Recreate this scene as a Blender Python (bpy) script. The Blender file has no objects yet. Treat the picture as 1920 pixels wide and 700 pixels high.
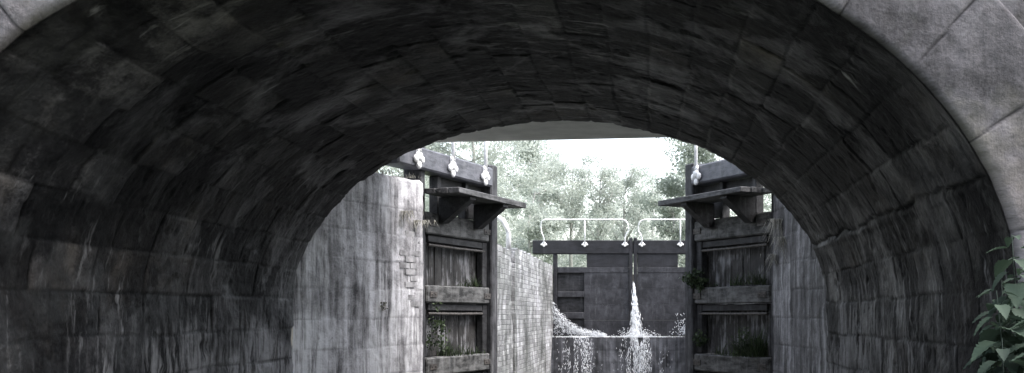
import bpy, bmesh, math, random
import numpy as np
from mathutils import Vector, Matrix
random.seed(7); rng=np.random.default_rng(7)
sc=bpy.context.scene
col=sc.collection
# ------------------------------------------------------------ camera
cam=bpy.data.cameras.new("Camera"); co=bpy.data.objects.new("Camera",cam); col.objects.link(co)
co.location=(0,0,0); co.rotation_euler=(math.pi/2,0,0)
cam.sensor_width=36; cam.lens=36*2000/1920; cam.shift_x=-260/1920; cam.shift_y=239/1920
cam.clip_start=0.05; cam.clip_end=2000
sc.camera=co
sc.view_settings.view_transform='Standard'; sc.view_settings.look='None'; sc.view_settings.exposure=0
# ------------------------------------------------------------ world
w=bpy.data.worlds.new("World"); sc.world=w; w.use_nodes=True
nt=w.node_tree; nt.nodes.clear()
o=nt.nodes.new('ShaderNodeOutputWorld'); b=nt.nodes.new('ShaderNodeBackground'); s=nt.nodes.new('ShaderNodeTexSky')
s.sky_type='NISHITA'; s.sun_disc=False
SE=math.radians(58); SR=math.radians(105)
s.sun_elevation=SE; s.sun_rotation=SR; s.dust_density=4.0; s.air_density=1.2
h=nt.nodes.new('ShaderNodeHueSaturation'); h.inputs['Saturation'].default_value=0.46; h.inputs['Value'].default_value=4.2
nt.links.new(s.outputs[0],h.inputs['Color']); nt.links.new(h.outputs[0],b.inputs[0]); b.inputs[1].default_value=0.15
nt.links.new(b.outputs[0],o.inputs[0])
sun=bpy.data.lights.new("sun","SUN"); so=bpy.data.objects.new("sun_lamp",sun); col.objects.link(so)
sun.energy=3.0; sun.angle=math.radians(14); sun.color=(1,.98,.97)
d=Vector((math.sin(SR)*math.cos(SE),math.cos(SR)*math.cos(SE),math.sin(SE)))
so.rotation_euler=d.to_track_quat('Z','Y').to_euler()

# ------------------------------------------------------------ noise
def _h(ix,iy,seed):
    v=np.sin(ix*127.1+iy*311.7+seed*74.7)*43758.5453
    return v-np.floor(v)
def vn(x,y,seed=0):
    x=np.asarray(x,float);y=np.asarray(y,float)
    ix=np.floor(x);iy=np.floor(y);fx=x-ix;fy=y-iy
    fx=fx*fx*(3-2*fx);fy=fy*fy*(3-2*fy)
    a=_h(ix,iy,seed);b_=_h(ix+1,iy,seed);c=_h(ix,iy+1,seed);d_=_h(ix+1,iy+1,seed)
    return (a*(1-fx)+b_*fx)*(1-fy)+(c*(1-fx)+d_*fx)*fy
def fbm(x,y,seed=0,o=4):
    r=0;a=.5;t=0
    for i in range(o):
        r=r+a*vn(x*2**i,y*2**i,seed+i*13);t+=a;a*=.5
    return r/t
def blocks(x,y,bw,bh,seed=0,jw=.02,wob=.03):
    y=y+(fbm(x*1.3,y*1.3,seed+5,2)-.5)*wob
    row=np.floor(y/bh); fy=y/bh-row
    bwr=bw*(.75+.5*_h(row,row*0,seed+9))
    xx=x/bwr+_h(row,row*0+3,seed)*7.3+ (fbm(x*2,y*2,seed+7,2)-.5)*wob
    c=np.floor(xx); fx=xx-c
    dx=np.minimum(fx,1-fx)*bwr; dy=np.minimum(fy,1-fy)*bh
    dd=np.minimum(dx,dy)
    jw_=jw*(.4+1.4*vn(x*3,y*3,seed+21))
    j=np.clip(1-dd/jw_,0,1)**.7
    tone=_h(c,row,seed+2)
    return j,tone
# ------------------------------------------------------------ object helpers
def setp(ob,label=None,cat=None,kind=None,group=None):
    if label:ob["label"]=label
    if cat:ob["category"]=cat
    if kind:ob["kind"]=kind
    if group:ob["group"]=group
    return ob
def mk(name,me,mat=None,parent=None):
    ob=bpy.data.objects.new(name,me); col.objects.link(ob)
    if mat: me.materials.append(mat)
    if parent: ob.parent=parent
    return ob
def empty(name,loc=(0,0,0),rz=0):
    ob=bpy.data.objects.new(name,None); ob.location=loc; ob.rotation_euler=(0,0,rz); col.objects.link(ob); return ob
def grid(name,P,UV,tone,joint,mat,parent=None,smooth=True,lime_glint=0.0):
    n,m=P.shape[:2]
    idx=np.arange(n*m).reshape(n,m)
    f=np.stack([idx[:-1,:-1],idx[1:,:-1],idx[1:,1:],idx[:-1,1:]],-1).reshape(-1,4)
    me=bpy.data.meshes.new(name)
    nf=len(f)
    me.vertices.add(n*m); me.vertices.foreach_set("co",P.astype(np.float32).ravel())
    me.loops.add(nf*4); me.loops.foreach_set("vertex_index",f.astype(np.int32).ravel())
    me.polygons.add(nf); me.polygons.foreach_set("loop_start",np.arange(0,nf*4,4,dtype=np.int32))
    me.update(calc_edges=True)
    uvl=me.uv_layers.new(name="UVMap")
    uvl.data.foreach_set("uv",UV.reshape(-1,2)[f.reshape(-1)].astype(np.float32).ravel())
    for nm,a in (("tone",tone),("joint",joint),("lime_glint",lime_glint)):
        at=me.attributes.new(nm,'FLOAT','POINT'); at.data.foreach_set("value",np.ascontiguousarray(np.broadcast_to(a,(n,m)),dtype=np.float32).ravel())
    me.polygons.foreach_set("use_smooth",[smooth]*nf); me.validate(); me.update()
    return mk(name,me,mat,parent)
def meshfrom(name,V,F,mat=None,parent=None,smooth=False,tone=None):
    me=bpy.data.meshes.new(name); me.from_pydata([tuple(v) for v in V],[],[tuple(f) for f in F])
    if tone is not None:
        at=me.attributes.new("tone",'FLOAT','FACE'); at.data.foreach_set("value",np.asarray(tone,dtype=np.float32))
    if smooth: me.polygons.foreach_set("use_smooth",[True]*len(me.polygons))
    me.update(); return mk(name,me,mat,parent)
class MB:
    def __init__(s): s.bm=bmesh.new()
    def box(s,x0,x1,y0,y1,z0,z1,bev=.008,rough=.0):
        r=bmesh.ops.create_cube(s.bm,size=1)
        vs=r['verts']
        for v in vs:
            v.co=Vector((x0+(x1-x0)*(v.co.x+.5),y0+(y1-y0)*(v.co.y+.5),z0+(z1-z0)*(v.co.z+.5)))
            if rough: v.co+=Vector([random.uniform(-rough,rough) for _ in range(3)])
        if bev:
            es=list({e for v in vs for e in v.link_edges})
            bmesh.ops.bevel(s.bm,geom=es,offset=bev,segments=1,affect='EDGES')
        return s
    def prism(s,pts,axis,a0,a1):
        def P(p,a):
            return {'x':(a,p[0],p[1]),'y':(p[0],a,p[1]),'z':(p[0],p[1],a)}[axis]
        A=[s.bm.verts.new(P(p,a0)) for p in pts];B=[s.bm.verts.new(P(p,a1)) for p in pts]
        s.bm.faces.new(A);s.bm.faces.new(B[::-1])
        n=len(pts)
        for i in range(n): s.bm.faces.new([A[i],A[(i+1)%n],B[(i+1)%n],B[i]])
        return s
    def tube(s,pts,r,seg=10,r2=None):
        pts=[Vector(p) for p in pts];rings=[]
        up=Vector((0,0,1))
        for i,p in enumerate(pts):
            t=(pts[min(i+1,len(pts)-1)]-pts[max(i-1,0)]).normalized()
            a=t.cross(up)
            if a.length<.2: a=t.cross(Vector((0,1,0)))
            a.normalize();b_=t.cross(a)
            rr=r if r2 is None else r+(r2-r)*i/(len(pts)-1)
            rings.append([s.bm.verts.new(p+a*math.cos(k*2*math.pi/seg)*rr+b_*math.sin(k*2*math.pi/seg)*rr) for k in range(seg)])
        for i in range(len(rings)-1):
            for k in range(seg):
                s.bm.faces.new([rings[i][k],rings[i][(k+1)%seg],rings[i+1][(k+1)%seg],rings[i+1][k]])
        s.bm.faces.new(rings[0][::-1]);s.bm.faces.new(rings[-1])
        return s
    def ball(s,c,r,sx=1,sy=1,sz=1,sub=2):
        res=bmesh.ops.create_icosphere(s.bm,subdivisions=sub,radius=r)
        for v in res['verts']: v.co=Vector((v.co.x*sx+c[0],v.co.y*sy+c[1],v.co.z*sz+c[2]))
        return s
    def out(s,name,mat,parent=None,smooth=False):
        bmesh.ops.recalc_face_normals(s.bm,faces=s.bm.faces)
        me=bpy.data.meshes.new(name); s.bm.to_mesh(me); s.bm.free()
        if smooth: me.polygons.foreach_set("use_smooth",[True]*len(me.polygons))
        return mk(name,me,mat,parent)
# ------------------------------------------------------------ materials
class N:
    def __init__(s,name):
        s.m=bpy.data.materials.new(name); s.m.use_nodes=True; s.t=s.m.node_tree
        s.b=s.t.nodes["Principled BSDF"]; s.out=s.t.nodes["Material Output"]
    def n(s,t,**k):
        x=s.t.nodes.new(t)
        for a,v in k.items(): setattr(x,a,v)
        return x
    def l(s,a,b): s.t.links.new(a,b)
    def noise(s,vec,scale,detail=6,rough=.6,sc=None,dist=0,rot=0):
        if sc:
            mp=s.n('ShaderNodeMapping'); mp.inputs['Scale'].default_value=sc; mp.inputs['Rotation'].default_value=(0,0,rot); s.l(vec,mp.inputs[0]); vec=mp.outputs[0]
        x=s.n('ShaderNodeTexNoise'); x.inputs['Scale'].default_value=scale; x.inputs['Detail'].default_value=detail
        x.inputs['Roughness'].default_value=rough; x.inputs['Distortion'].default_value=dist
        s.l(vec,x.inputs['Vector']); return x.outputs[0]
    def math(s,op,a,b_=None,clamp=False):
        x=s.n('ShaderNodeMath',operation=op,use_clamp=clamp)
        for i,v in enumerate((a,b_)):
            if v is None: continue
            if isinstance(v,(int,float)): x.inputs[i].default_value=v
            else: s.l(v,x.inputs[i])
        return x.outputs[0]
    def ramp(s,f,stops):
        x=s.n('ShaderNodeValToRGB'); e=x.color_ramp.elements
        while len(e)<len(stops): e.new(.5)
        for i,(p,c) in enumerate(stops):
            e[i].position=p; e[i].color=(*c,1) if len(c)==3 else c
        s.l(f,x.inputs[0]); return x.outputs[0]
    def mix(s,f,a,b_,bt='MIX'):
        x=s.n('ShaderNodeMix',data_type='RGBA',blend_type=bt)
        for i,v in ((0,f),(6,a),(7,b_)):
            if isinstance(v,(int,float)): x.inputs[i].default_value=v
            elif isinstance(v,tuple): x.inputs[i].default_value=(*v,1)
            else: s.l(v,x.inputs[i])
        return x.outputs[2]
    def bump(s,h,st=.5,dist=.02,nrm=None):
        x=s.n('ShaderNodeBump'); x.inputs['Strength'].default_value=st; x.inputs['Distance'].default_value=dist
        s.l(h,x.inputs['Height'])
        if nrm: s.l(nrm,x.inputs['Normal'])
        return x.outputs[0]
    def attr(s,n_):
        x=s.n('ShaderNodeAttribute'); x.attribute_name=n_; return x.outputs['Fac']
    def uv(s):
        return s.n('ShaderNodeTexCoord').outputs['UV']
    def obj(s): return s.n('ShaderNodeTexCoord').outputs['Object']
    def fin(s,colr,rough=.7,nrm=None,spec=.4):
        if isinstance(colr,tuple): s.b.inputs['Base Color'].default_value=(*colr,1)
        else: s.l(colr,s.b.inputs['Base Color'])
        if isinstance(rough,(int,float)): s.b.inputs['Roughness'].default_value=rough
        else: s.l(rough,s.b.inputs['Roughness'])
        if isinstance(spec,(int,float)): s.b.inputs['Specular IOR Level'].default_value=spec
        else: s.l(spec,s.b.inputs['Specular IOR Level'])
        if nrm: s.l(nrm,s.b.inputs['Normal'])
        return s.m
def masonry(name,dark,mid,light,streak=.5,stfreq=7,lo=.35,hi=.7,jd=.7,rough=.7,spec=.4,bumpd=.015,white=None,wth=.62,green=0,wamt=.8,tonew=.14,tool=0,brown=0,soot=0,wet=0,sootth=.44,stl=.55,wl=1.0,wfreq=2.4):
    m=N(name); uv=m.uv()
    big=m.noise(uv,.9,4); med=m.noise(uv,6,8,.65); fine=m.noise(uv,45,6,.7); st=m.noise(uv,1,7,.6,sc=(stfreq,stl,1),dist=.3)
    f=m.math('MULTIPLY',big,.9*(1-streak*.5)); f=m.math('ADD',f,m.math('MULTIPLY',med,.55)); f=m.math('ADD',f,m.math('MULTIPLY',st,streak))
    f=m.math('ADD',f,m.math('MULTIPLY',fine,.35)); f=m.math('ADD',f,m.math('MULTIPLY',m.attr("tone"),tonew))
    tot=.9*(1-streak*.5)+.55+streak+.35+tonew
    f=m.math('DIVIDE',f,tot)
    c=m.ramp(f,[(lo,dark),((lo+hi)/2,mid),(hi,light)])
    if brown:
        bf=m.math('MULTIPLY',m.math('SUBTRACT',m.noise(uv,.8,5),.48),7,True)
        c=m.mix(m.math('MULTIPLY',bf,brown),c,m.mix(1.0,c,(1.25,1.05,.8),'MULTIPLY'))
    pit=m.math('MULTIPLY',m.math('SUBTRACT',m.noise(uv,13,5,.6),.6),9,True)
    c=m.mix(m.math('MULTIPLY',pit,.6),c,dark)
    sp=spec
    if soot:
        sf=m.math('MULTIPLY',m.math('SUBTRACT',m.noise(uv,.62,8,.68,dist=.7),sootth),6,True)
        if white and wet: sf=m.math('MULTIPLY',sf,m.math('SUBTRACT',1.0,m.math('MULTIPLY',m.attr("lime_glint"),.8)),True)
        c=m.mix(m.math('MULTIPLY',sf,soot),c,dark)
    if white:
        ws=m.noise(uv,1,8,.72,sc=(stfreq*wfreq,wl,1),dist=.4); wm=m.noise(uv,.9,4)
        lm=m.math('MULTIPLY',m.attr("lime_glint"),.16)
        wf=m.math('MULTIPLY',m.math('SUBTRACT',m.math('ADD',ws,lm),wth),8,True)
        wf=m.math('MULTIPLY',wf,m.math('MULTIPLY',m.math('SUBTRACT',m.math('ADD',wm,m.math('MULTIPLY',m.attr("lime_glint"),.12)),.46),6,True),True)
        c=m.mix(m.math('MULTIPLY',wf,wamt),c,white)  # white streaks: lime, and on the vault painted glints too
    if green:
        gf=m.math('MULTIPLY',m.math('SUBTRACT',m.noise(uv,1.6,6),.52),6,True)
        c=m.mix(m.math('MULTIPLY',gf,green),c,(.05,.06,.035))
    c=m.mix(m.math('MULTIPLY',m.attr("joint"),jd),c,(dark[0]*.3,dark[1]*.3,dark[2]*.3))
    hgt=m.math('ADD',m.math('MULTIPLY',med,.8),m.math('MULTIPLY',fine,.5))
    if tool:
        hgt=m.math('ADD',hgt,m.math('MULTIPLY',m.noise(uv,1,3,.5,sc=(60,7,1),rot=.6),tool))
    nr=m.bump(hgt,.9,bumpd)
    r=m.math('ADD',m.math('MULTIPLY',med,.5),rough-.25)
    if wet:
        wp=m.math('MULTIPLY',m.math('SUBTRACT',m.noise(uv,1.3,6,.65,dist=.5),.5),7,True)
        sp=m.math('ADD',m.math('MULTIPLY',wp,wet),spec)
        r=m.math('SUBTRACT',r,m.math('MULTIPLY',wp,.14))
    return m.fin(c,r,nr,sp)
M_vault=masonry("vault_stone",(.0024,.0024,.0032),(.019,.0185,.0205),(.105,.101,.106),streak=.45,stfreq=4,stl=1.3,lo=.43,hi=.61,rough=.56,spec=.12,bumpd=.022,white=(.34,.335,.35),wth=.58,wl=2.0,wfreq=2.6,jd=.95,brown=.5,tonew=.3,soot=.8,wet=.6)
M_portal=masonry("portal_stone",(.035,.033,.036),(.1,.094,.103),(.18,.17,.184),streak=.3,lo=.41,hi=.59,rough=.85,spec=.2,bumpd=.016,green=.4,jd=.9,tonew=.3,tool=.2,brown=.5,soot=.35,sootth=.52)  # stone colour lowered to carry the tree shade over the portal
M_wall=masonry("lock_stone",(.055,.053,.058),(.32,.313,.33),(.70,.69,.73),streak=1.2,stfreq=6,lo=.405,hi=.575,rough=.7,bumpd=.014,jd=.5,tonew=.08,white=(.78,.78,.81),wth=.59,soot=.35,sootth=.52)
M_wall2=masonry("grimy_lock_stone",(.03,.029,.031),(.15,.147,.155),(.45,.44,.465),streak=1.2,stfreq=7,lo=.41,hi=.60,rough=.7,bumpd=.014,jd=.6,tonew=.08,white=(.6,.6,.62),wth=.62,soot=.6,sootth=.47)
M_rear=masonry("rear_stone",(.05,.05,.055),(.2,.19,.2),(.4,.38,.4))
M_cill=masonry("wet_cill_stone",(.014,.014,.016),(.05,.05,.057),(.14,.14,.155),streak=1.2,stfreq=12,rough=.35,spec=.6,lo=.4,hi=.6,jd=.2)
def m_brick():
    m=N("wet_brick"); uv=m.uv()
    br=m.n('ShaderNodeTexBrick'); wv=m.n('ShaderNodeVectorMath',operation='ADD')
    wn=m.n('ShaderNodeTexNoise'); wn.inputs['Scale'].default_value=3; m.l(uv,wn.inputs['Vector'])
    wsx=m.n('ShaderNodeVectorMath',operation='SCALE'); wsx.inputs['Scale'].default_value=.03; m.l(wn.outputs['Color'],wsx.inputs[0])
    m.l(uv,wv.inputs[0]); m.l(wsx.outputs[0],wv.inputs[1]); m.l(wv.outputs[0],br.inputs['Vector'])
    br.inputs['Scale'].default_value=1; br.inputs['Brick Width'].default_value=.24; br.inputs['Row Height'].default_value=.085
    br.inputs['Mortar Size'].default_value=.007; br.inputs['Mortar Smooth'].default_value=.8
    br.inputs['Color1'].default_value=(.17,.167,.175,1); br.inputs['Color2'].default_value=(.32,.32,.33,1); br.inputs['Mortar'].default_value=(.14,.14,.145,1)
    big=m.noise(uv,.8,6); st=m.noise(uv,1,7,.6,sc=(4,.5,1)); fine=m.noise(uv,30,5); ed=m.noise(uv,5,6,.75)
    f=m.math('ADD',m.math('MULTIPLY',big,.5),m.math('MULTIPLY',st,.5))
    c=m.mix(1.0,br.outputs[0],m.ramp(f,[(.4,(.3,.32,.29)),(.5,(1.0,1.02,.98)),(.6,(2.1,2.1,2.15))]),'MULTIPLY')
    pt=m.math('MULTIPLY',m.math('SUBTRACT',ed,.5),6,True)
    c=m.mix(m.math('MULTIPLY',pt,.65),c,(.07,.075,.065))
    h=m.math('SUBTRACT',m.math('MULTIPLY',m.math('ADD',fine,ed),.9),m.math('MULTIPLY',br.outputs['Fac'],.7))
    return m.fin(c,.38,m.bump(h,.9,.03),.7)
M_brick=m_brick()
def m_wood(name,a,b_,sc=(1,1,1),rough=.7,white=0,spec=.35,lo=.4,hi=.6,stain=.0,wc=(.42,.42,.44),blot=0,zfade=None):
    m=N(name); ob=m.obj()
    g=m.noise(ob,3,8,.65,sc=sc,dist=.4); f=m.noise(ob,5,6,.7); fn=m.noise(ob,40,4,.6,sc=sc)
    x=m.math('ADD',m.math('MULTIPLY',g,.5),m.math('MULTIPLY',f,.5))
    c=m.ramp(x,[(lo,a),(hi,b_)])
    if white:
        st=m.noise(ob,1,7,.7,sc=(22,22,1.6)); wm=m.noise(ob,2.2,4); wf=m.math('MULTIPLY',m.math('SUBTRACT',m.math('ADD',st,m.math('MULTIPLY',m.math('SUBTRACT',wm,.5),.8)),.5),7,True)
        c=m.mix(m.math('MULTIPLY',wf,white),c,wc)
    if stain:
        st=m.noise(ob,1,7,.7,sc=(9,9,1.2)); wf=m.math('MULTIPLY',m.math('SUBTRACT',st,.54),7,True)
        c=m.mix(m.math('MULTIPLY',wf,stain),c,(.24,.24,.25))
    if blot:
        bf=m.math('MULTIPLY',m.math('SUBTRACT',m.noise(ob,2.0,8,.75),.5),9,True)
        c=m.mix(m.math('MULTIPLY',bf,blot),c,(a[0]*.6,a[1]*.6,a[2]*.6))
    return m.fin(c,rough,m.bump(m.math('ADD',g,m.math('MULTIPLY',fn,.4)),.6,.012),spec)
M_wood=m_wood("dark_wet_timber",(.004,.004,.005),(.035,.035,.039),sc=(1.5,6,6),stain=.2)
M_beam=m_wood("grey_painted_beam",(.05,.052,.062),(.12,.122,.142),sc=(1.5,6,6),rough=.5,stain=.3)
M_post=m_wood("timber_post",(.01,.01,.012),(.065,.065,.072),sc=(8,8,1),stain=.5)
M_rail=m_wood("silted_timber_rail",(.012,.012,.012),(.14,.14,.14),sc=(1.5,6,6),stain=.4)
M_plank=m_wood("streaked_planks",(.004,.004,.004),(.045,.043,.043),sc=(9,9,.8),white=.65,wc=(.3,.3,.32))
M_board=m_wood("weathered_board",(.015,.015,.016),(.12,.12,.125),sc=(1.2,9,9))
M_gate=m_wood("upper_gate_timber",(.007,.007,.009),(.02,.02,.025),sc=(1.5,4,4),rough=.6,stain=.06)
M_gate2=m_wood("upper_gate_planks",(.011,.011,.014),(.05,.05,.057),sc=(3,3,2),rough=.55,stain=.2,lo=.38,hi=.62,blot=.7)
def m_simple(name,c1,c2,scale=8,rough=.5,bd=.004,spec=.4):
    m=N(name); ob=m.obj(); f=m.noise(ob,scale,7)
    return m.fin(m.ramp(f,[(.35,c1),(.62,c2)]),rough,m.bump(f,.5,bd),spec)
M_white=m_simple("white_paint",(.55,.55,.55),(.82,.82,.83),14,.45)
M_iron=m_simple("rusty_iron",(.02,.019,.018),(.09,.08,.075),20,.6)
M_conc=m_simple("pale_concrete",(.7,.7,.67),(.86,.86,.83),3,.85)
M_dkbrick=m_simple("dark_brick",(.08,.08,.084),(.4,.395,.41),5,.8)
M_grass=m_simple("grass_ground",(.04,.06,.025),(.12,.15,.07),2,.95)
def m_leaf(name,a,b_,trans=.4,rough=.6):
    m=N(name); t=m.attr("tone"); c=m.ramp(t,[(0,a),(1,b_)])
    m.fin(c,rough,None,.3)
    tr=m.n('ShaderNodeBsdfTranslucent'); m.l(c,tr.inputs[0])
    mx=m.n('ShaderNodeMixShader'); mx.inputs[0].default_value=trans
    m.l(m.b.outputs[0],mx.inputs[1]); m.l(tr.outputs[0],mx.inputs[2]); m.l(mx.outputs[0],m.out.inputs[0]); return m.m
M_leaf=m_leaf("haze_pale_foliage",(.36,.395,.36),(.54,.575,.525),.5)  # haze painted into both tree leaf colours as paleness, no mist volume
M_leaf2=m_leaf("haze_mid_foliage",(.27,.305,.265),(.45,.49,.43),.5)
M_fern=m_leaf("fern_leaf",(.015,.028,.014),(.1,.135,.07),.3)
M_net=m_leaf("nettle_leaf",(.012,.022,.017),(.045,.07,.048),.22,.75)
M_dry=m_leaf("dry_grass",(.15,.145,.12),(.45,.44,.4),.3)
M_bark=m_simple("bark",(.26,.26,.25),(.4,.4,.38),12,.9)  # bark lightened along with the leaves, haze in the colour
def m_water():
    m=N("canal_water"); ob=m.obj(); f=m.noise(ob,3,4)
    return m.fin((.07,.075,.065),.1,m.bump(f,.3,.03),.6)
M_water=m_water()
M_foam=m_simple("white_water",(.6,.62,.65),(.85,.87,.9),30,.25,.002,.5)

# ------------------------------------------------------------ arch profile
CX,CZ,A,B=-1.02,.07,3.0,2.1
zb=-2.7
def profile(ds):
    pts=[]
    for z in np.arange(zb,CZ,ds): pts.append((CX-A,z,-1,0))
    tt=np.linspace(math.pi,0,1500)
    ex=CX+A*np.cos(tt); ez=CZ+B*np.sin(tt)
    L=np.concatenate([[0],np.cumsum(np.hypot(np.diff(ex),np.diff(ez)))])
    for q in np.linspace(0,L[-1],int(L[-1]/ds)):
        t=np.interp(q,L,tt); nx=math.cos(t)/A; nz=math.sin(t)/B; k=math.hypot(nx,nz)
        pts.append((CX+A*math.cos(t),CZ+B*math.sin(t),nx/k,nz/k))
    for z in np.arange(CZ-ds,zb-ds,-ds): pts.append((CX+A,z,1,0))
    pr=np.array(pts); S=np.concatenate([[0],np.cumsum(np.hypot(np.diff(pr[:,0]),np.diff(pr[:,1])))])
    return pr,S
bridge=setp(empty("stone_bridge",(CX,9,-2.2)),"old sooty stone arch bridge spanning the lock tail","bridge")
def adopt(ob,par):
    ob.parent=par; ob.matrix_parent_inverse=Matrix.Translation(-Vector(par.location)); return ob
def leftw(pr): return np.clip((-pr[:,2]-.25)/.4,0,1)*np.clip((pr[:,3]-.1)/.3,0,1)
LFT=.15
# vault
pr,S=profile(.017); NS=len(S)
ys=np.linspace(5.872,12.0,370)
SS,YY=np.meshgrid(S,ys,indexing='ij')
j,tone=blocks(YY+.2,SS+.1,.72,.33,3,.013,.06)
j=j*(.55+.45*np.clip(fbm(YY*1.6,SS*1.6,77,3)*2.2-.6,0,1))
h=-.010*j+(tone-.5)*.014+(fbm(YY*1.0,SS*1.0,11,3)-.5)*.03+(fbm(YY*8,SS*8,12,4)-.5)*.014+(fbm(YY*28,SS*28,15,2)-.5)*.008
ch=np.clip(fbm(YY*6,SS*5,31,4)-.66,0,1)*.22
h=h-ch*.4
sk=S[np.argmin(np.abs(pr[:,1]-.76)+np.where(pr[:,0]>CX,0,9))]
dj=np.abs(SS-sk-(fbm(YY*2.5,YY*0,44,4)-.5)*.12)
gr=np.clip(1-dj/.018,0,1)*(.4+.6*vn(YY*4,SS*0,45)); h=h-.03*gr; j=np.maximum(j,gr)
h+= .008*np.clip(1-np.abs(SS-sk-.05)/.035,0,1)*vn(YY*2.2,SS,9)
h=h*np.clip((YY-5.87)/.12,.25,1)
NX=pr[:,2][:,None];NZ=pr[:,3][:,None]
flare=(.034+LFT*leftw(pr)[:,None])*np.clip((6.7-YY)/.8,0,1)
edge=np.clip((YY-11.85)/.15,0,1)*(fbm(SS*5,SS*0,61,4)-.3)*.06
yy2=YY+np.where(YY>11.99,(fbm(SS*2.5,SS*0,62,4)-.5)*.1,0)
HH=h-edge*.6-flare
P=np.stack([pr[:,0][:,None]-NX*HH,yy2,pr[:,1][:,None]-NZ*HH],-1)
ext=np.stack([pr[:,0]+pr[:,2]*.5,np.full(NS,12.06),pr[:,1]+pr[:,3]*.5],-1)[:,None,:]
lime_glint=np.clip((.9-pr[:,1])/1.3,0,1)[:,None]*np.clip((YY-6.4)/3.0,.2,1)+.25*np.clip((pr[:,1]-1.7)/.5,0,1)[:,None]  # lime streaks low down; the crown share paints pale glints into the colour
lime_glint=lime_glint*(.5+fbm(YY*1.1,SS*.8,99,3))
P=np.concatenate([P,ext],1); UV=np.stack([YY,SS],-1); UV=np.concatenate([UV,UV[:,-1:]+[.5,0]],1)
cc=lambda a:np.concatenate([a,a[:,-1:]],1)
adopt(setp(grid("vault",P,UV,cc(tone),cc(j),M_vault,lime_glint=cc(lime_glint)),"dark damp stone barrel vault with streaks"),bridge)
# voussoir ring
pr,S=profile(.0095)
NX=pr[:,2][:,None];NZ=pr[:,3][:,None]
prof=[(0.05,5.95),(0.045,5.9),(0.043,5.87),(.046,5.85),(.053,5.836),(.064,5.828)]+[(a,5.825) for a in np.linspace(.08,.63,32)]+[(.645,5.84),(.65,5.9)]
prof=np.array(prof)
SS,KK=np.meshgrid(S,np.arange(len(prof)),indexing='ij')
off=prof[:,0][None,:];yb=prof[:,1][None,:]
bl=.56
q=(S[:,None]+.1+(fbm(S[:,None]*.9,S[:,None]*0,3,2)-.5)*.25+(fbm(SS*2,off*5,13,3)-.5)*.03)/bl; row=np.floor(q); fq=q-row; dd=np.minimum(fq,1-fq)*bl
jr=np.clip(1.2-dd/(.003+.009*vn(SS*9,off*12,8)),0,1)
tr=_h(row,row*0,5)
tilt=((_h(row,row*0,55)-.5)*(fq-.5)*.02+(_h(row,row*0,57)-.5)*(off-.3)*.04)*np.clip((off-.04)/.1,0,1)
hh=-.010*jr+(tr-.5)*.008+tilt+(fbm(SS*4,off*4+yb,71,4)-.5)*.02+(fbm(SS*18,off*14+yb*3,72,3)-.5)*.012
chip=np.clip(fbm(SS*3.2,SS*0+.5,73,4)-.55,0,1)*.10*np.exp(-((off-.06)/.03)**2)
wy=np.clip((off-.044)/.03,0,1); wn=1-wy
lw=LFT*leftw(pr)[:,None]*np.ones_like(off)
of2=off+lw*(1-np.clip((off-.4)/.25,0,1))
P=np.stack([pr[:,0][:,None]+NX*(of2-wn*hh*.3+chip*.6),yb-wy*hh+chip,pr[:,1][:,None]+NZ*(of2-wn*hh*.3+chip*.6)],-1)
UVr=np.stack([P[...,0]+P[...,1]*.7,P[...,2]],-1)
adopt(setp(grid("arch_ring",P,UVr,tr,jr,M_portal),"pale weathered voussoir ring around the arch"),bridge)
# spandrel wall
pr,S=profile(.03)
NX=pr[:,2][:,None];NZ=pr[:,3][:,None]
offs=np.concatenate([np.arange(.60,1.7,.02),np.arange(1.75,9,.35)])
SS,OO=np.meshgrid(S,offs,indexing='ij')
X=pr[:,0][:,None]+NX*OO; Z=np.minimum(pr[:,1][:,None]+NZ*OO,3.6+OO*.001)
j2,t2=blocks(X,Z+.13,.8,.42,17,.014,.02)
hh=-.018*j2+(t2-.5)*.02+(fbm(X*4,Z*4,81,4)-.5)*.03+(fbm(X*16,Z*16,82,3)-.5)*.012
P=np.stack([X,5.865-hh,Z],-1)
adopt(grid("spandrel_wall",P,np.stack([X,Z],-1),t2,j2,M_portal),bridge)
P=np.stack([X[::6],12.05+hh[::6]*0,Z[::6]],-1)
adopt(grid("rear_wall",P,np.stack([X[::6],Z[::6]],-1),t2[::6],j2[::6],M_rear),bridge)
adopt(MB().box(-11,9,5.95,12.0,3.35,3.55,.02).out("deck",M_rear),bridge)
sl=MB().prism([(-7,12.1),(5,12.1),(5,13.15),(.2,13.3),(-2.6,13.66),(-7,14.2)],'z',2.2,2.5)
slab=setp(sl.out("concrete_footbridge",M_conc),"pale flat concrete slab footbridge beside the arch","footbridge")
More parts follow.
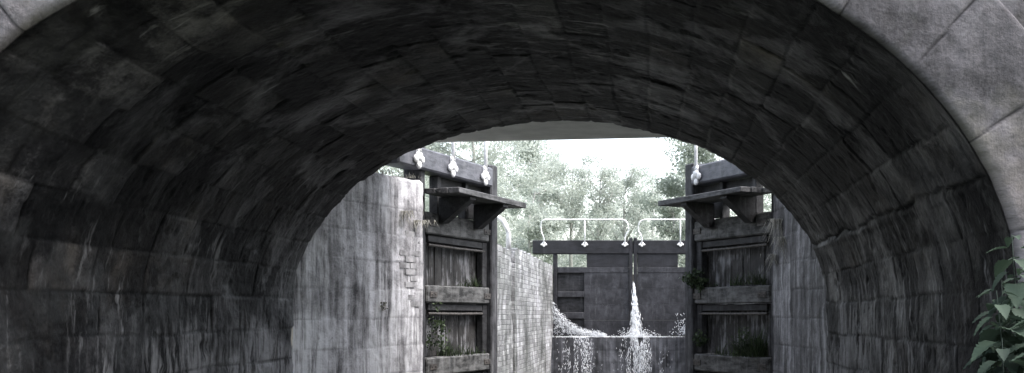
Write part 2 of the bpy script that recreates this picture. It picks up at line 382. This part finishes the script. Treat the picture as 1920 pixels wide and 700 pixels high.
# ------------------------------------------------------------ walls
def wall(name,a,b_,z0,z1,facing,mat,label,step=.018,bw=.75,bh=.36,seed=1,cap=.6,hs=1.0,cat="wall"):
    a=Vector(a);b_=Vector(b_);d=(b_-a);Ln=d.length;d.normalize();n=Vector((d.y,-d.x))*facing
    l=np.arange(0,Ln+step,step);l[-1]=Ln; z=np.arange(z0,z1,step)
    LL,ZZ=np.meshgrid(l,z,indexing='ij')
    j,t=blocks(LL+seed,ZZ+.05,bw,bh,seed,.010,.05)
    j=j*(.3+.7*np.clip(fbm(LL*1.6,ZZ*1.6,seed+7,3)*2.2-.6,0,1))
    h=(-.008*j+(t-.5)*.008+(fbm(LL*2,ZZ*2,seed+40,4)-.5)*.03+(fbm(LL*10,ZZ*9,seed+50,4)-.5)*.02)*hs
    top=np.clip((ZZ-(z1-.03))/.03,0,1)**2*.02*(1+fbm(LL*4,ZZ*0,seed+3,3))
    h=h-top
    P=np.stack([a.x+d.x*LL+n.x*h,a.y+d.y*LL+n.y*h,ZZ],-1)
    UV=np.stack([LL,ZZ],-1)
    exts=[]
    for k,bk in enumerate([.06,.25,cap]):
        zz=z1+.015+(fbm(l*3,l*0+k,seed+60,3)-.5)*.06
        exts.append(np.stack([a.x+d.x*l-n.x*bk,a.y+d.y*l-n.y*bk,zz],-1))
    E=np.stack(exts,1); P=np.concatenate([P,E],1)
    UE=np.stack([np.stack([l,np.full_like(l,z1+bk)],-1) for bk in (.1,.25,cap)],1); UV=np.concatenate([UV,UE],1)
    k0=np.zeros((len(l),3)); t=np.concatenate([t,k0+.8],1); j=np.concatenate([j,k0],1)
    R=[]
    for bk in (.01,.2,.6):
        r=P[-1].copy(); r[:,0]-=n.x*bk; r[:,1]-=n.y*bk; r[:len(z),:2]=[[b_.x-n.x*bk,b_.y-n.y*bk]]; R.append(r)
    R=np.stack(R,0); P=np.concatenate([P,R],0)
    UR=np.stack([UV[-1]+[bk,0] for bk in (.02,.2,.6)],0); UV=np.concatenate([UV,UR],0)
    t=np.concatenate([t,np.repeat(t[-1:],3,0)],0); j=np.concatenate([j,np.repeat(j[-1:],3,0)],0)
    lm=np.clip(fbm(UV[...,0]*1.2,UV[...,1]*.7,seed+77,3)*2.2-.6,0,1)
    ob=grid(name,P,UV,t,j,mat,lime_glint=lm); setp(ob,label,cat); return ob
WLA=Vector((-4.05,12.07)); WLB=Vector((-3.07,14.38))
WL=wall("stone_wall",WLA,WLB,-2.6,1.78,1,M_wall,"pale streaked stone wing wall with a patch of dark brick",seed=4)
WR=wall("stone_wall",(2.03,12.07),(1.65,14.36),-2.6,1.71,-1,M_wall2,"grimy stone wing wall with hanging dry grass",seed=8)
dv=WLB-WLA; WLn=dv.length; d=dv.normalized(); n=Vector((d.y,-d.x))
mb=MB()
z=.1; r=0
while z<1.15:
    ln=random.choice([.22,.34,.3,.45])
    x=WLn-.08-(.11 if r%2 else 0)
    while x>WLn-ln:
        bx=.225
        o_=random.uniform(-.002,.002); V=[]
        for dz in (0,.07):
            for (aa,bb) in ((x-bx+.018,-.02),(x,-.02),(x,.006+o_),(x-bx+.018,.006+o_)):
                p=WLA+d*aa+n*bb; V.append(mb.bm.verts.new((p.x,p.y,z+dz)))
        if random.random()<.6:
            for f in ((0,1,2,3),(7,6,5,4),(0,4,5,1),(1,5,6,2),(2,6,7,3),(3,7,4,0)): mb.bm.faces.new([V[i] for i in f])
        x-=bx
    z+=.084; r+=1
bmesh.ops.delete(mb.bm,geom=[v for v in mb.bm.verts if not v.link_faces],context='VERTS')
mb.out("brick_patch",M_dkbrick,WL)
def brickwall(name,x,y0,y1,z0,z1,facing,label):
    l=np.append(np.arange(y0,y1,.1),y1); z=np.arange(z0,z1+.01,.1)
    LL,ZZ=np.meshgrid(l,z,indexing='ij')
    h=(fbm(LL*.8,ZZ*.8,3,3)-.5)*.06+(fbm(LL*4,ZZ*4,6,3)-.5)*.05
    ZZ2=ZZ+np.where(ZZ>z1-.15,(fbm(LL*3,LL*0,7,3)-.5)*.09,0)
    P=np.stack([x+facing*h,LL,ZZ2],-1)
    top=P[:,-1:].copy(); top[...,0]-=facing*.45; top[...,2]+=.02
    P=np.concatenate([P,top],1); UV=np.stack([np.concatenate([LL,LL[:,-1:]],1),np.concatenate([ZZ,ZZ[:,-1:]+.45],1)],-1)
    f0=P[:1].copy(); f0[...,0]=x-facing*1.2; P=np.concatenate([f0,P],0); UV=np.concatenate([UV[:1]-[1.2,0],UV],0)
    f0=P[-1:].copy(); f0[...,0]-=facing*.25; P=np.concatenate([P,f0],0); UV=np.concatenate([UV,UV[-1:]+[.25,0]],0)
    ob=grid(name,P,UV,np.full(P.shape[:2],.5),np.zeros(P.shape[:2]),M_brick,smooth=False)
    return setp(ob,label,"wall")
brickwall("brick_wall",-2.44,16.75,18.78,-2.6,1.17,1,"wet pale brick lock chamber wall")
brickwall("brick_wall",-2.44,19.25,26.6,-2.6,1.24,1,"wet pale brick lock chamber wall")
brickwall("brick_wall",1.62,16.9,26.6,-2.6,1.2,-1,"wet pale brick lock chamber wall")
setp(MB().box(-2.9,-2.60,18.6,19.5,-2.6,1.14,0).out("wall_recess",M_wood),"dark vertical ladder recess in lock wall","wall")
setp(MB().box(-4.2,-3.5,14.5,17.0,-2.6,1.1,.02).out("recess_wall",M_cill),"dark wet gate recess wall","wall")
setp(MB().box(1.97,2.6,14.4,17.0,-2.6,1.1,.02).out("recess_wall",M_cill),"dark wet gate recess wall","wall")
# ------------------------------------------------------------ gates
def foot(mb,x,y,z,s,sc=1.0):
    mb.box(x-.03*sc,x+.03*sc,y-.015,y+.02,z-.1*sc,z+.1*sc,.006)
    for (dx,dz,r) in ((-.062,-.03,.036),(.062,-.03,.036),(0,-.09,.036),(0,.0,.05),(0,.065,.034)):
        mb.ball((x+dx*sc,y+s*.012,z+dz*sc),r*sc,1.1,.6,1.15)
def foot2(mb,x,y,z):
    mb.box(x-.045,x+.045,y-.012,y+.02,z-.05,z+.05,.008)
    mb.ball((x-.05,y-.012,z-.012),.03,1.2,.6,.8);mb.ball((x+.05,y-.012,z-.012),.03,1.2,.6,.8);mb.ball((x,y-.014,z-.045),.028,1,.6,1)
def lower_gate(heel,mitre,sd,label,railx,seed):
    d=Vector(mitre)-Vector(heel); Ln=d.length
    g=setp(empty("lock_gate",(heel[0],heel[1],0),math.atan2(d.y,d.x)),label,"lock gate",None,"open lower lock gates")
    def ybox(mb,x0,x1,y0,y1,z0,z1,bev=.01): mb.box(x0,x1,min(y0*sd,y1*sd),max(y0*sd,y1*sd),z0,z1,bev,.004)
    mb=MB(); ybox(mb,-.07,.08,-.16,.11,-2.6,2.32,.02); mb.out("heel_post",M_post,g)
    mb=MB(); ybox(mb,Ln-.18,Ln+.04,-.12,.16,-2.6,2.30,.02); mb.out("mitre_post",M_post,g)
    mb=MB(); ybox(mb,-.75,Ln-.185,-.13,.19,1.95,2.24,.025); mb.out("balance_beam",M_beam,g)
    for z0,z1 in ((1.1,1.4),(.15,.4),(-.86,-.6),(-1.9,-1.6)):
        mb=MB(); ybox(mb,.083,Ln-.183,-.12,.13,z0,z1,.02); mb.out("cross_rail",M_rail,g)
    for (z0,z1) in ((.405,1.095),(-.595,.145),(-1.595,-.865)):
        mb=MB(); x=.1
        while x<Ln-.21:
            wd=random.uniform(.14,.2); x1=min(x+wd,Ln-.19)
            yo=random.uniform(-.006,.01)
            ybox(mb,x,x1-.006,-.07,-.04+yo,z0,z1,.005); x=x1
        mb.out("plank_panel",M_plank,g)
        mb=MB(); ybox(mb,.1,.2,-.015,.05,z0,z1,.01); ybox(mb,Ln-.34,Ln-.19,-.015,.09,z0,z1,.01); ybox(mb,.205,Ln-.345,-.01,.08,z1-.1,z1-.003,.008)
        mb.out("inner_frame",M_wood,g)
        mb=MB(); mb.tube([(.21,.07*sd,z1-.14),(Ln*.5,.075*sd,z1-.145),(Ln-.25,.07*sd,z1-.14)],.02)
        mb.out("iron_rod",M_iron,g)
    for a,b_ in ((.5,.60),(1.35,1.44)):
        mb=MB(); ybox(mb,a,b_,-.08,.06,1.405,1.945,.01); mb.out("strut",M_wood,g)
    mb=MB(); ybox(mb,.605,1.345,-.06,-.0,1.62,1.942,.01); mb.out("upper_board",M_wood,g)
    mb=MB(); ybox(mb,1.445,Ln-.19,-.06,-.0,1.43,1.942,.01); mb.out("upper_board",M_wood,g)
    mb=MB()
    for k in range(3):
        y0=.14+k*.175
        mb.box(.0+k*.03-.05+random.uniform(-.02,.02),Ln+random.uniform(-.03,.03),min(y0*sd,(y0+.172)*sd),max(y0*sd,(y0+.172)*sd),1.63,1.705,.008,.006)
    mb.out("walkway_board",M_board,g)
    for bx,bw_ in ((.40,.16),(1.45,.16)):
        mb=MB(); 
        mb.prism([(.135*sd,1.625),(.62*sd,1.625),(.62*sd,1.585),(.2*sd,1.27),(.135*sd,1.27)],'x',bx,bx+bw_); mb.out("walkway_bracket",M_wood,g)
    mb=MB()
    for x in railx:
        mb.tube([(x,.22*sd,2.05),(x,.22*sd,3.1)],.027); foot(mb,x,.205*sd,2.1,sd,1.3)
    if len(railx)>1: mb.tube([(railx[0],.22*sd,3.1),(railx[-1],.22*sd,3.1)],.027)
    mb.out("handrail",M_white,g,True)
    for z0 in (1.25,.27,-.73):
        for xx in (.15,Ln-.38):
            mb=MB()
            ybox(mb,xx,xx+.2,.132,.143,z0-.04,z0+.04,.002)
            for q in (.05,.15): mb.ball((xx+q,.145*sd,z0),.016,1,.6,1,1)
            mb.out("iron_strap",M_iron,g)
    return g
H1=(-3.2,14.52);T1=(-2.54,16.6);H2=(1.77,14.52);T2=(.68,16.45)
G1=lower_gate(H1,T1,-1,"dark timber lock gate, water-stained, with jutting walkway board",(-.28,.66,1.68),1)
G2=lower_gate(H2,T2,1,"dark timber lock gate overgrown with grass, walkway board",(.3,1.83),2)
def upper_gate(x0,x1,sgn,label,wx0,wx1,rx):
    Y=26.75
    g=setp(empty("lock_gate",(x0,Y,-.55)),label,"lock gate",None,"closed upper lock gates")
    lo,hi=min(0,x1-x0),max(0,x1-x0)
    W=lambda x:x-x0
    Z=.55
    mb=MB(); bl_,br_=(W(-2.95),hi-.002) if sgn<0 else (lo+.002,W(4.2))
    mb.box(bl_,br_,-.14,.16,1.50+Z,1.84+Z,.015); mb.out("balance_beam",M_gate,g)
    xm=W(x1); mb=MB(); mb.box(*( (xm-.1,xm-.012) if sgn<0 else (xm+.012,xm+.1)),-.155,.12,.0,1.90+Z,.012); mb.out("mitre_post",M_gate,g)
    mb=MB(); mb.box(*( (0,.1) if sgn<0 else (-.1,0)),-.12,.12,.0,1.495+Z,.015); mb.out("heel_post",M_gate,g)
    a,b_=(.105,xm-.105) if sgn<0 else (xm+.105,-.105)
    mb=MB(); mb.box(a,b_,-.112,.1,1.03+Z,1.17+Z,.006); mb.out("cross_rail",M_gate2,g)
    def ub(p,q):
        mb=MB(); mb.box(p,q,-.105,.05,1.173+Z,1.497+Z,.005); mb.out("upper_board",M_gate,g)
    if sgn<0: ub(W(wx1),b_)
    else: ub(a,W(wx0)); ub(W(wx1),b_)
    mb=MB()
    px0,px1=(W(-1.66),b_) if sgn<0 else (a,b_)
    nz=4
    for k in range(nz):
        zz0=k*(1.027+Z)/nz; mb.box(px0,px1,-.105+random.uniform(-.002,.002),.05,zz0,(k+1)*(1.027+Z)/nz-.003,.002)
    mb.out("plank_panel",M_gate2,g)
    if sgn<0:
        mb=MB(); mb.box(a,px0-.004,-.02,.05,0,1.027+Z,.005); mb.out("recessed_panel",M_wood,g)
        for p,q in ((.42,.56),(-.12,.04)):
            mb=MB(); mb.box(a,px0-.004,-.11,-.023,p+Z,q+Z,.01); mb.out("panel_rail",M_gate2,g)
    yz=-.2
    def sw(xe,dir):
        return [(xe,yz,1.74+Z),(xe,yz,1.90+Z),(xe+dir*.03,yz,1.98+Z),(xe+dir*.08,yz,2.06+Z),(xe+dir*.09,yz,2.15+Z),(xe+dir*.07,yz,2.25+Z),(xe+dir*.02,yz,2.32+Z),(xe-dir*.06,yz,2.35+Z)]
    def swl(xe):
        return [(xe,yz,1.74+Z),(xe,yz,1.90+Z),(xe-.05,yz,2.02+Z),(xe-.08,yz,2.18+Z),(xe-.06,yz,2.30+Z),(xe+.02,yz,2.35+Z)]
    xa,xb,mids=rx
    mb=MB()
    L1=swl(W(xa)) if sgn<0 else sw(W(xa),-1)
    R1=sw(W(xb),1) if sgn<0 else [(W(xb),yz,2.35+Z)]
    mb.tube(L1+R1[::-1],.018,8)
    foot2(mb,W(xa),yz+.01,1.74+Z)
    if sgn<0: foot2(mb,W(xb),yz+.01,1.74+Z)
    for m_ in mids:
        mb.tube([(W(m_),yz,1.74+Z),(W(m_),yz,2.35+Z)],.017,8); foot2(mb,W(m_),yz+.01,1.74+Z)
    mb.out("handrail",M_white,g,True)
    return g
upper_gate(-2.44,-.44,-1,"closed dark timber lock gate leaking water, white handrail",-2.4,-1.6,(-2.66,-.64,[-1.64]))
upper_gate(1.62,-.44,1,"closed dark timber lock gate with white handrail",.68,1.2,(-.22,2.2,[.74,1.7]))
mb=MB(); mb.tube([(-3.4,18,1.67),(-2.72,18,1.67),(-2.6,18,1.65),(-2.5,18,1.58),(-2.43,18,1.47),(-2.40,18,1.34),(-2.40,18,1.1)],.045,12)
setp(mb.out("hoop_railing",M_white,None,True),"curved white tubular handrail on the lock side","railing")
def slabgrid(name,x0,x1,y,z0,z1,mat,label):
    l=np.arange(x0,x1,.03);z=np.arange(z0,z1,.03);LL,ZZ=np.meshgrid(l,z,indexing='ij')
    j,t=blocks(LL,ZZ,.7,.3,5,.02); h=-.006*j+(fbm(LL*5,ZZ*2,5,4)-.5)*.10
    P=np.stack([LL,y-h,ZZ],-1); e=P[:,-1:].copy(); e[...,1]=y+.5; e[...,2]=z1
    P=np.concatenate([P,e],1); U=np.stack([LL,ZZ],-1);U=np.concatenate([U,U[:,-1:]+[0,.5]],1)
    return setp(grid(name,P,U,np.concatenate([t,t[:,-1:]],1),np.concatenate([j,j[:,-1:]],1),mat),label,"wall")
slabgrid("cill_wall",-2.5,1.7,26.2,-2.4,-.56,M_cill,"wet dark stone cill with water cascading over")
# ------------------------------------------------------------ white water
def streaks(name,gen,nn,label,rad=(.004,.011),ln=(.03,.14)):
    V=[];F=[]
    for i in range(nn):
        p,v=gen(); v=v.normalized(); a=v.cross(Vector((0,1,0)));
        if a.length<.1:a=v.cross(Vector((1,0,0)))
        a.normalize(); b_=v.cross(a); r=random.uniform(*rad); l=random.uniform(*ln)
        k=len(V)
        V+= [p-v*l,p+a*r,p+b_*r,p-a*r,p-b_*r,p+v*l*.7]
        F+= [(k,k+2,k+1),(k,k+3,k+2),(k,k+4,k+3),(k,k+1,k+4),(k+5,k+1,k+2),(k+5,k+2,k+3),(k+5,k+3,k+4),(k+5,k+4,k+1)]
    ob=meshfrom(name,V,F,M_foam,None,True); setp(ob,label,"water","stuff"); return ob
def jet():
    t=random.random()**.75; z=.74-t*1.28
    wd=.014+.085*t**1.3
    while True:
        a_=random.gauss(0,1)
        if vn(np.array([a_*2.2+z*.6]),np.array([z*5.0]),3)[0]>.3 or random.random()<.3: break
    x=-.42+.07*t+a_*wd*.75; return Vector((x,26.5-.25*t+random.gauss(0,wd*.5),z)),Vector((a_*.06*t,-.1,-1))
streaks("water_jet",jet,1300,"white water jet spurting between the gates",(.003,.0075),(.02,.11))
def splash():
    return Vector((-.34+random.gauss(0,.2),26.15+random.gauss(0,.08),-.56+abs(random.gauss(0,.08)))),Vector((random.gauss(0,.8),random.gauss(0,.3),1))
streaks("water_splash",splash,700,"white splash where the jet lands",(.003,.008),(.006,.035))
def spr():
    t=random.random()**1.1
    x=-2.4+1.3*t; top=-.56+.85*math.exp(-2.2*t)*(1-t*.7); f=random.random()**.5
    z=-.56+(top+.56)*f+random.gauss(0,.035)
    return Vector((x+random.gauss(0,.03),26.35-.15*random.random(),max(z,-.56))),Vector((1,0,-1.4*f-.2+random.gauss(0,.8)))
streaks("water_spray",spr,1900,"ragged white spray leaking past the gate heel",(.0022,.0065),(.008,.055))
def spr2():
    return Vector((1.1-abs(random.gauss(0,.2)),26.25+random.gauss(0,.08),-.52+abs(random.gauss(0,.2))*1.2)),Vector((random.gauss(0,.8),0,1))
streaks("water_spray",spr2,520,"small white splash beside the gate",(.004,.011),(.01,.04))
def foam():
    x=random.choice([random.uniform(-2.35,1.4),random.gauss(-.3,.25),random.gauss(-.3,.25),random.gauss(-1.7,.4)])
    return Vector((min(max(x,-2.4),1.5),26.1+random.random()*.3,-.57+abs(random.gauss(0,.014)))),Vector((random.gauss(0,1),random.gauss(0,1),.1))
streaks("foam",foam,950,"white foam line along the cill ledge",(.004,.008),(.01,.05))
def casc():
    while True:
        c,sd_,am=random.choice([(-.3,.2,1),(-.3,.2,1),(-.2,.3,1),(-.3,.14,1),(-.3,.14,1),(-1.85,.2,.8),(-1.6,.1,.9)])
        t=random.random()**1.1*am; x0=random.gauss(c,sd_*(.8+.5*t))
        if vn(np.array([x0*11]),np.array([t*2.5]),5)[0]+.35*vn(np.array([x0*30]),np.array([t*9]),6)[0]>.55: break
    return Vector((x0+random.gauss(0,.02*t),26.03+random.gauss(0,.02)-.06*t,-.55-1.65*t)),Vector((random.gauss(0,.2),0,-1))
streaks("cascade",casc,3400,"white water running down the wet cill",(.002,.0062),(.012,.055))
# ------------------------------------------------------------ ground & water
V=[(-400,14.6,1.1),(-3.6,14.6,1.1),(-3.6,17,1.1),(-2.85,17,1.1),(-2.85,70,1.1),(2.0,70,1.1),(2.0,14.6,1.1),(400,14.6,1.1),(400,900,1.1),(-400,900,1.1)]
ground=setp(meshfrom("ground",V+[(2.05,-80,-1.6),(400,-80,-1.6),(400,5.8,-1.6),(2.05,5.8,-1.6),(-400,-80,-1.6),(-4.1,-80,-1.6),(-4.1,5.8,-1.6),(-400,5.8,-1.6)],
 [(0,1,2,3,4,9),(4,5,8,9),(5,6,7,8),(10,11,12,13),(14,15,16,17)],M_grass),None,None,"structure")
setp(meshfrom("canal_bank",[(2.04,-80,-1.6),(2.04,5.8,-1.6),(1.2,5.8,-2.3),(1.2,-80,-2.3)],[(0,1,2,3)],M_grass),None,None,"structure")
setp(meshfrom("water",[(-12,-80,-2.2),(6,-80,-2.2),(6,26.3,-2.2),(-12,26.3,-2.2)],[(0,1,2,3)],M_water),None,None,"structure")
setp(meshfrom("upper_canal_water",[(-2.9,26.95,1.0),(2.1,26.95,1.0),(2.1,70,1.0),(-2.9,70,1.0)],[(0,1,2,3)],M_water),None,None,"structure")
# ------------------------------------------------------------ trees
def leaves(cent,n,size):
    k=rng.integers(0,len(cent),n); c=cent[k]
    dirs=rng.normal(size=(n,3)); dirs/=np.linalg.norm(dirs,axis=1)[:,None]
    rad=c[:,3]*rng.random(n)**.45
    p=c[:,:3]+dirs*rad[:,None]*[1,1,.75]
    a=rng.normal(size=(n,3)); a/=np.linalg.norm(a,axis=1)[:,None]
    b_=np.cross(a,rng.normal(size=(n,3))); b_/=np.linalg.norm(b_,axis=1)[:,None]
    sz=size*(.5+rng.random(n))[:,None]
    V=np.stack([p-a*sz*.5,p+b_*sz*.3,p+a*sz*.5,p-b_*sz*.3],1).reshape(-1,3)
    F=np.arange(n*4).reshape(n,4)
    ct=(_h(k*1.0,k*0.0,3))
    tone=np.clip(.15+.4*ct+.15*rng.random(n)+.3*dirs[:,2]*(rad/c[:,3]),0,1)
    return V,F,tone
def tree(x,y,top,rad,nl,mat,label,seed,base=1.1,sparse=False,size=.125):
    random.seed(seed); g=setp(empty("tree",(x,y,base)),label,"tree",None,"trees beyond the lock")
    H=top-base; mb=MB()
    ln=[(0,0,-.1),(random.uniform(-.1,.1),0,H*.3),(random.uniform(-.25,.25),random.uniform(-.2,.2),H*.62),(random.uniform(-.3,.3),0,H*.93)]
    mb.tube(ln,.025*H*.6+.03,8,.02)
    cent=[]
    nlimb=14 if not sparse else 24
    for i in range(nlimb):
        t=random.uniform(.28,.9)
        q=Vector(ln[1]).lerp(Vector(ln[3]),max(0,(t-.3)/.63)); q=Vector((q.x*.8,q.y*.8,H*t)); an=random.uniform(0,6.28); rr=rad*(1-.55*abs(t-.5)*1.3)*random.uniform(.55,1)
        e=q+Vector((math.cos(an)*rr,math.sin(an)*rr,rr*random.uniform(.2,.7) if not sparse else rr*1.5)); e.z=min(e.z,H*.99)
        m_=q.lerp(e,.5)+Vector((0,0,-.05*rr)); mb.tube([q,m_,e],.05 if not sparse else .03,5,.012)
        if sparse:
            for kk in range(2):
                e2=m_+Vector((random.uniform(-.5,.5),random.uniform(-.4,.4),random.uniform(.4,1.0))); mb.tube([m_,e2],.016,4,.007)
        cent.append((e.x,e.y,e.z,rad*random.uniform(.25,.42))); cent.append((m_.x,m_.y,m_.z,rad*random.uniform(.22,.36)))
    for i in range(18):
        z=random.uniform(.3,1.0); an=random.uniform(0,6.28); rr=rad*math.sqrt(max(0,1-((z-.55)/.48)**2))*random.uniform(.4,1)
        cent.append((math.cos(an)*rr,math.sin(an)*rr,H*z-.3,rad*random.uniform(.2,.36)))
    mb.out("trunk",M_bark,g,True)
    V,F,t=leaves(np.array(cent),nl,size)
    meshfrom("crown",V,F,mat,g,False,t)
    return g
tree(-9.3,55,12.6,3.9,30000,M_leaf,"tall broadleaf tree with pale green foliage",1)
tree(-6.8,63,11.2,2.4,17000,M_leaf,"slender pale green tree beside the canal",2)
tree(-4.9,66,9.7,1.8,7500,M_leaf,"thin sparse tree with bare twigs showing",3,sparse=True)
tree(-3.2,64,8.7,1.6,5500,M_leaf,"thin sparse tree with bare twigs showing",13,sparse=True)
tree(-1.5,68,9.1,1.9,7500,M_leaf,"small pale sparse tree beyond the lock",4,sparse=True)
tree(2.2,57,11.6,2.8,26000,M_leaf2,"dense broadleaf tree with mid green foliage",5)
tree(-13.5,52,11.5,4.0,16000,M_leaf,"tall broadleaf tree with pale green foliage",6)
tree(6.6,54,11.5,3.6,14000,M_leaf,"tall broadleaf tree with pale green foliage",7)
tree(.0,74,9.8,2.1,11000,M_leaf,"small rounded pale green tree",8)
tree(-5.2,46,5.6,1.5,8000,M_leaf,"low leafy tree behind the lock gate",9)
tree(-7.6,44,6.2,1.7,9000,M_leaf,"low leafy tree behind the lock gate",10)
tree(1.0,47,5.2,1.3,7000,M_leaf2,"low leafy tree behind the lock gate",11)
c=[]
for i in range(460):
    x=rng.uniform(-34,24); y=rng.uniform(80,96)
    hh=9.7+1.2*math.sin(x*.35)+ (abs(x+4)*.25)
    c.append((x,y,rng.uniform(1.5,max(3,hh)),rng.uniform(.8,1.8)))
V,F,t=leaves(np.array(c),80000,.26)
setp(meshfrom("woodland",V,F,M_leaf,None,False,t*.5+.5),"pale hazy mass of woodland trees","woodland","stuff")  # leaf tones raised: distance haze put into the colour
c=[(rng.uniform(-12,8),rng.uniform(70.5,74),rng.uniform(1.2,4.2),rng.uniform(.5,1.0)) for i in range(140)]
V,F,t=leaves(np.array(c),20000,.19)
setp(meshfrom("undergrowth",V,F,M_leaf,None,False,t),"dense leafy undergrowth along the canal","undergrowth","stuff")
# ------------------------------------------------------------ small plants
def tuft(loc,n,length,mat,label,name="grass_tuft",droop=.6,wid=.008,spread=.15,hang=False,cat="plant"):
    V=[];F=[];T=[]
    for i in range(n):
        an=random.uniform(0,6.28); bx=random.gauss(0,spread); by=random.gauss(0,.03)
        L_=length*random.uniform(.4,1.1)*(1.0-.5*min(1,abs(bx)/(2*spread)))*(.6+.8*abs(math.sin(bx*40)))
        p=Vector((bx,by,0)); dirh=Vector((math.cos(an),math.sin(an)*.6-.3,0)); v=Vector((dirh.x*.35,dirh.y*.35,-.6 if hang else 1)).normalized()
        w0=wid*random.uniform(.6,1.4); sd=Vector((-dirh.y,dirh.x,0)); 
        k=len(V); sg=4
        for q in range(sg+1):
            ww=w0*(1-q/sg*.85); V+= [tuple(p-sd*ww),tuple(p+sd*ww)]
            p=p+v*(L_/sg); v=(v+dirh*.22*droop+Vector((0,0,-.3*droop))).normalized()
        for q in range(sg): F.append((k+2*q,k+2*q+1,k+2*q+3,k+2*q+2)); T.append(random.random())
    ob=meshfrom(name,V,F,mat,None,False,T); ob.location=loc; return setp(ob,label,cat)
def leafy(loc,n,size,r,label,mat=M_fern):
    cent=np.array([(random.gauss(0,r*.6),random.gauss(0,r*.3),random.gauss(0,r*.6),r*1.0) for _ in range(8)])
    V,F,t=leaves(cent,n,size); ob=meshfrom("weed_plant",V,F,mat,None,False,t); ob.location=loc; return setp(ob,label,"plant")
def onG(heel,mitre,sd,x,y,z):
    d=(Vector(mitre)-Vector(heel)).normalized(); n=Vector((-d.y,d.x))*sd
    p=Vector(heel)+d*x+n*y; return (p.x,p.y,z)
g1=(H1,T1,-1); g2=(H2,T2,1)
for x,z,n,l,sp in ((1.6,.41,60,.2,.07),(1.25,.41,20,.12,.05),(.75,-.6,90,.3,.1),(1.3,-.6,50,.2,.08),(1.7,-.6,20,.14,.05)):
    tuft(onG(*g1,x,.06,z),n,l,M_fern,"green grass sprouting from the gate rail",spread=sp)
for x,z,n,l,sp in ((.45,.41,100,.26,.1),(.95,.41,50,.2,.06),(1.5,.41,14,.12,.05),(.45,-.6,190,.5,.12),(.9,-.6,130,.34,.1),(1.4,-.6,30,.2,.06)):
    tuft(onG(*g2,x,.06,z),n,l,M_fern,"green grass sprouting from the gate rail",spread=sp)
leafy(onG(*g2,2.0,.15,.55),260,.06,.12,"leafy green weed growing on the gate post")
leafy(onG(*g2,1.8,.15,.44),130,.05,.07,"leafy green weed growing on the gate rail")
leafy(onG(*g2,.6,.12,-.42),180,.045,.12,"leafy green weed growing in the gate panel")
leafy(onG(*g2,1.9,.12,-.4),150,.05,.1,"leafy green weed growing in the gate panel")
leafy(onG(*g1,.33,.1,-.12),160,.045,.11,"leafy green weed growing in the gate panel")
leafy(onG(*g1,.28,.1,-.42),170,.045,.12,"leafy green weed growing in the gate panel")
for (x,y,z,n,l) in ((-3.32,13.95,1.35,110,.26),(-3.2,14.2,1.25,90,.2),(-3.45,13.6,1.79,60,.1),(-3.28,14.05,1.79,50,.08)):
    tuft((x+.05,y,z),n,l,M_dry,"dry pale grass hanging from the wall",hang=z<1.5,spread=.1,wid=.006)
for (x,y,z,n,l) in ((1.68,14.0,1.25,110,.4),(1.71,13.8,1.0,70,.35),(1.65,14.2,.8,60,.3)):
    tuft((x-.02,y,z),n,l,M_dry,"dry pale grass hanging from the wall",hang=True,spread=.06,wid=.005)
leafy((-3.42,13.55,0.12),70,.04,.05,"small green weed in a wall joint",M_dry)
# nettles
def leafmesh(V,F,T,p,d,up,L_,tone):
    sd=d.cross(up).normalized(); n=sd.cross(d).normalized()
    k=len(V); K=17
    for q in range(K+1):
        t=q/K; wv=.37*L_*math.sin(math.pi*min(1,t**.55))**.9*(1.0 if q%2 else .82)
        c=p+d*(L_*t)-n*(L_*.3*t*t); fold=.28*wv; rp=.02*L_*math.sin(q*2.4)
        V+= [tuple(c-sd*wv+n*(fold+rp)),tuple(c),tuple(c+sd*wv+n*(fold-rp))]
    for q in range(K):
        a=k+3*q; F.append((a,a+1,a+4,a+3));T.append(tone);F.append((a+1,a+2,a+5,a+4));T.append(min(1,tone+.12))
def nettle(x,y,h,lean,seed,zb=-1.6):
    random.seed(seed); g=setp(empty("nettle_plant",(x,y,zb)),"stinging nettle with toothed drooping leaves","plant",None,"nettles by the arch")
    st=[Vector((lean*(t**1.6),random.uniform(-.01,.01),h*t)) for t in np.linspace(0,1,9)]
    MB().tube(st,.006,6,.002).out("stem",M_net,g,True)
    V=[];F=[];T=[]
    z=.3*h; k=0
    while z<h:
        t=z/h; p=Vector((lean*t**1.6,0,z)); an=k*math.pi/2+random.uniform(-.4,.4)
        L_=.155*(1.05-.6*max(0,(t-.85)/.15))*random.uniform(.75,1.2)
        for s_ in (0,math.pi):
            a=an+s_; d=Vector((math.cos(a),math.sin(a),random.uniform(-.7,.1))).normalized()
            leafmesh(V,F,T,p+Vector((d.x,d.y,0))*.03,d,Vector((0,0,1)),L_,random.uniform(.1,.9))
        z+=.07*(1.1-.4*t); k+=1
    meshfrom("leaves",V,F,M_net,g,True,T)
for i,(x,y,h,le) in enumerate(((1.62,4.6,1.94,-.06),(1.56,4.5,1.70,-.1),(1.72,4.95,1.88,.02),(1.48,4.35,1.50,-.05),(1.58,4.2,1.60,.0),(1.70,4.6,1.78,.0),(1.62,4.75,1.75,-.06),(1.54,4.6,1.54,-.06),(1.76,5.1,1.82,.0),(1.50,4.45,1.38,.0),(1.44,4.3,1.34,-.04),(1.62,4.4,1.66,-.02),(1.55,4.7,1.6,0),(1.46,4.55,1.26,-.03),(1.53,4.15,1.48,0),(1.42,4.4,1.2,-.02))):
    nettle(x,y,h,le,40+i)
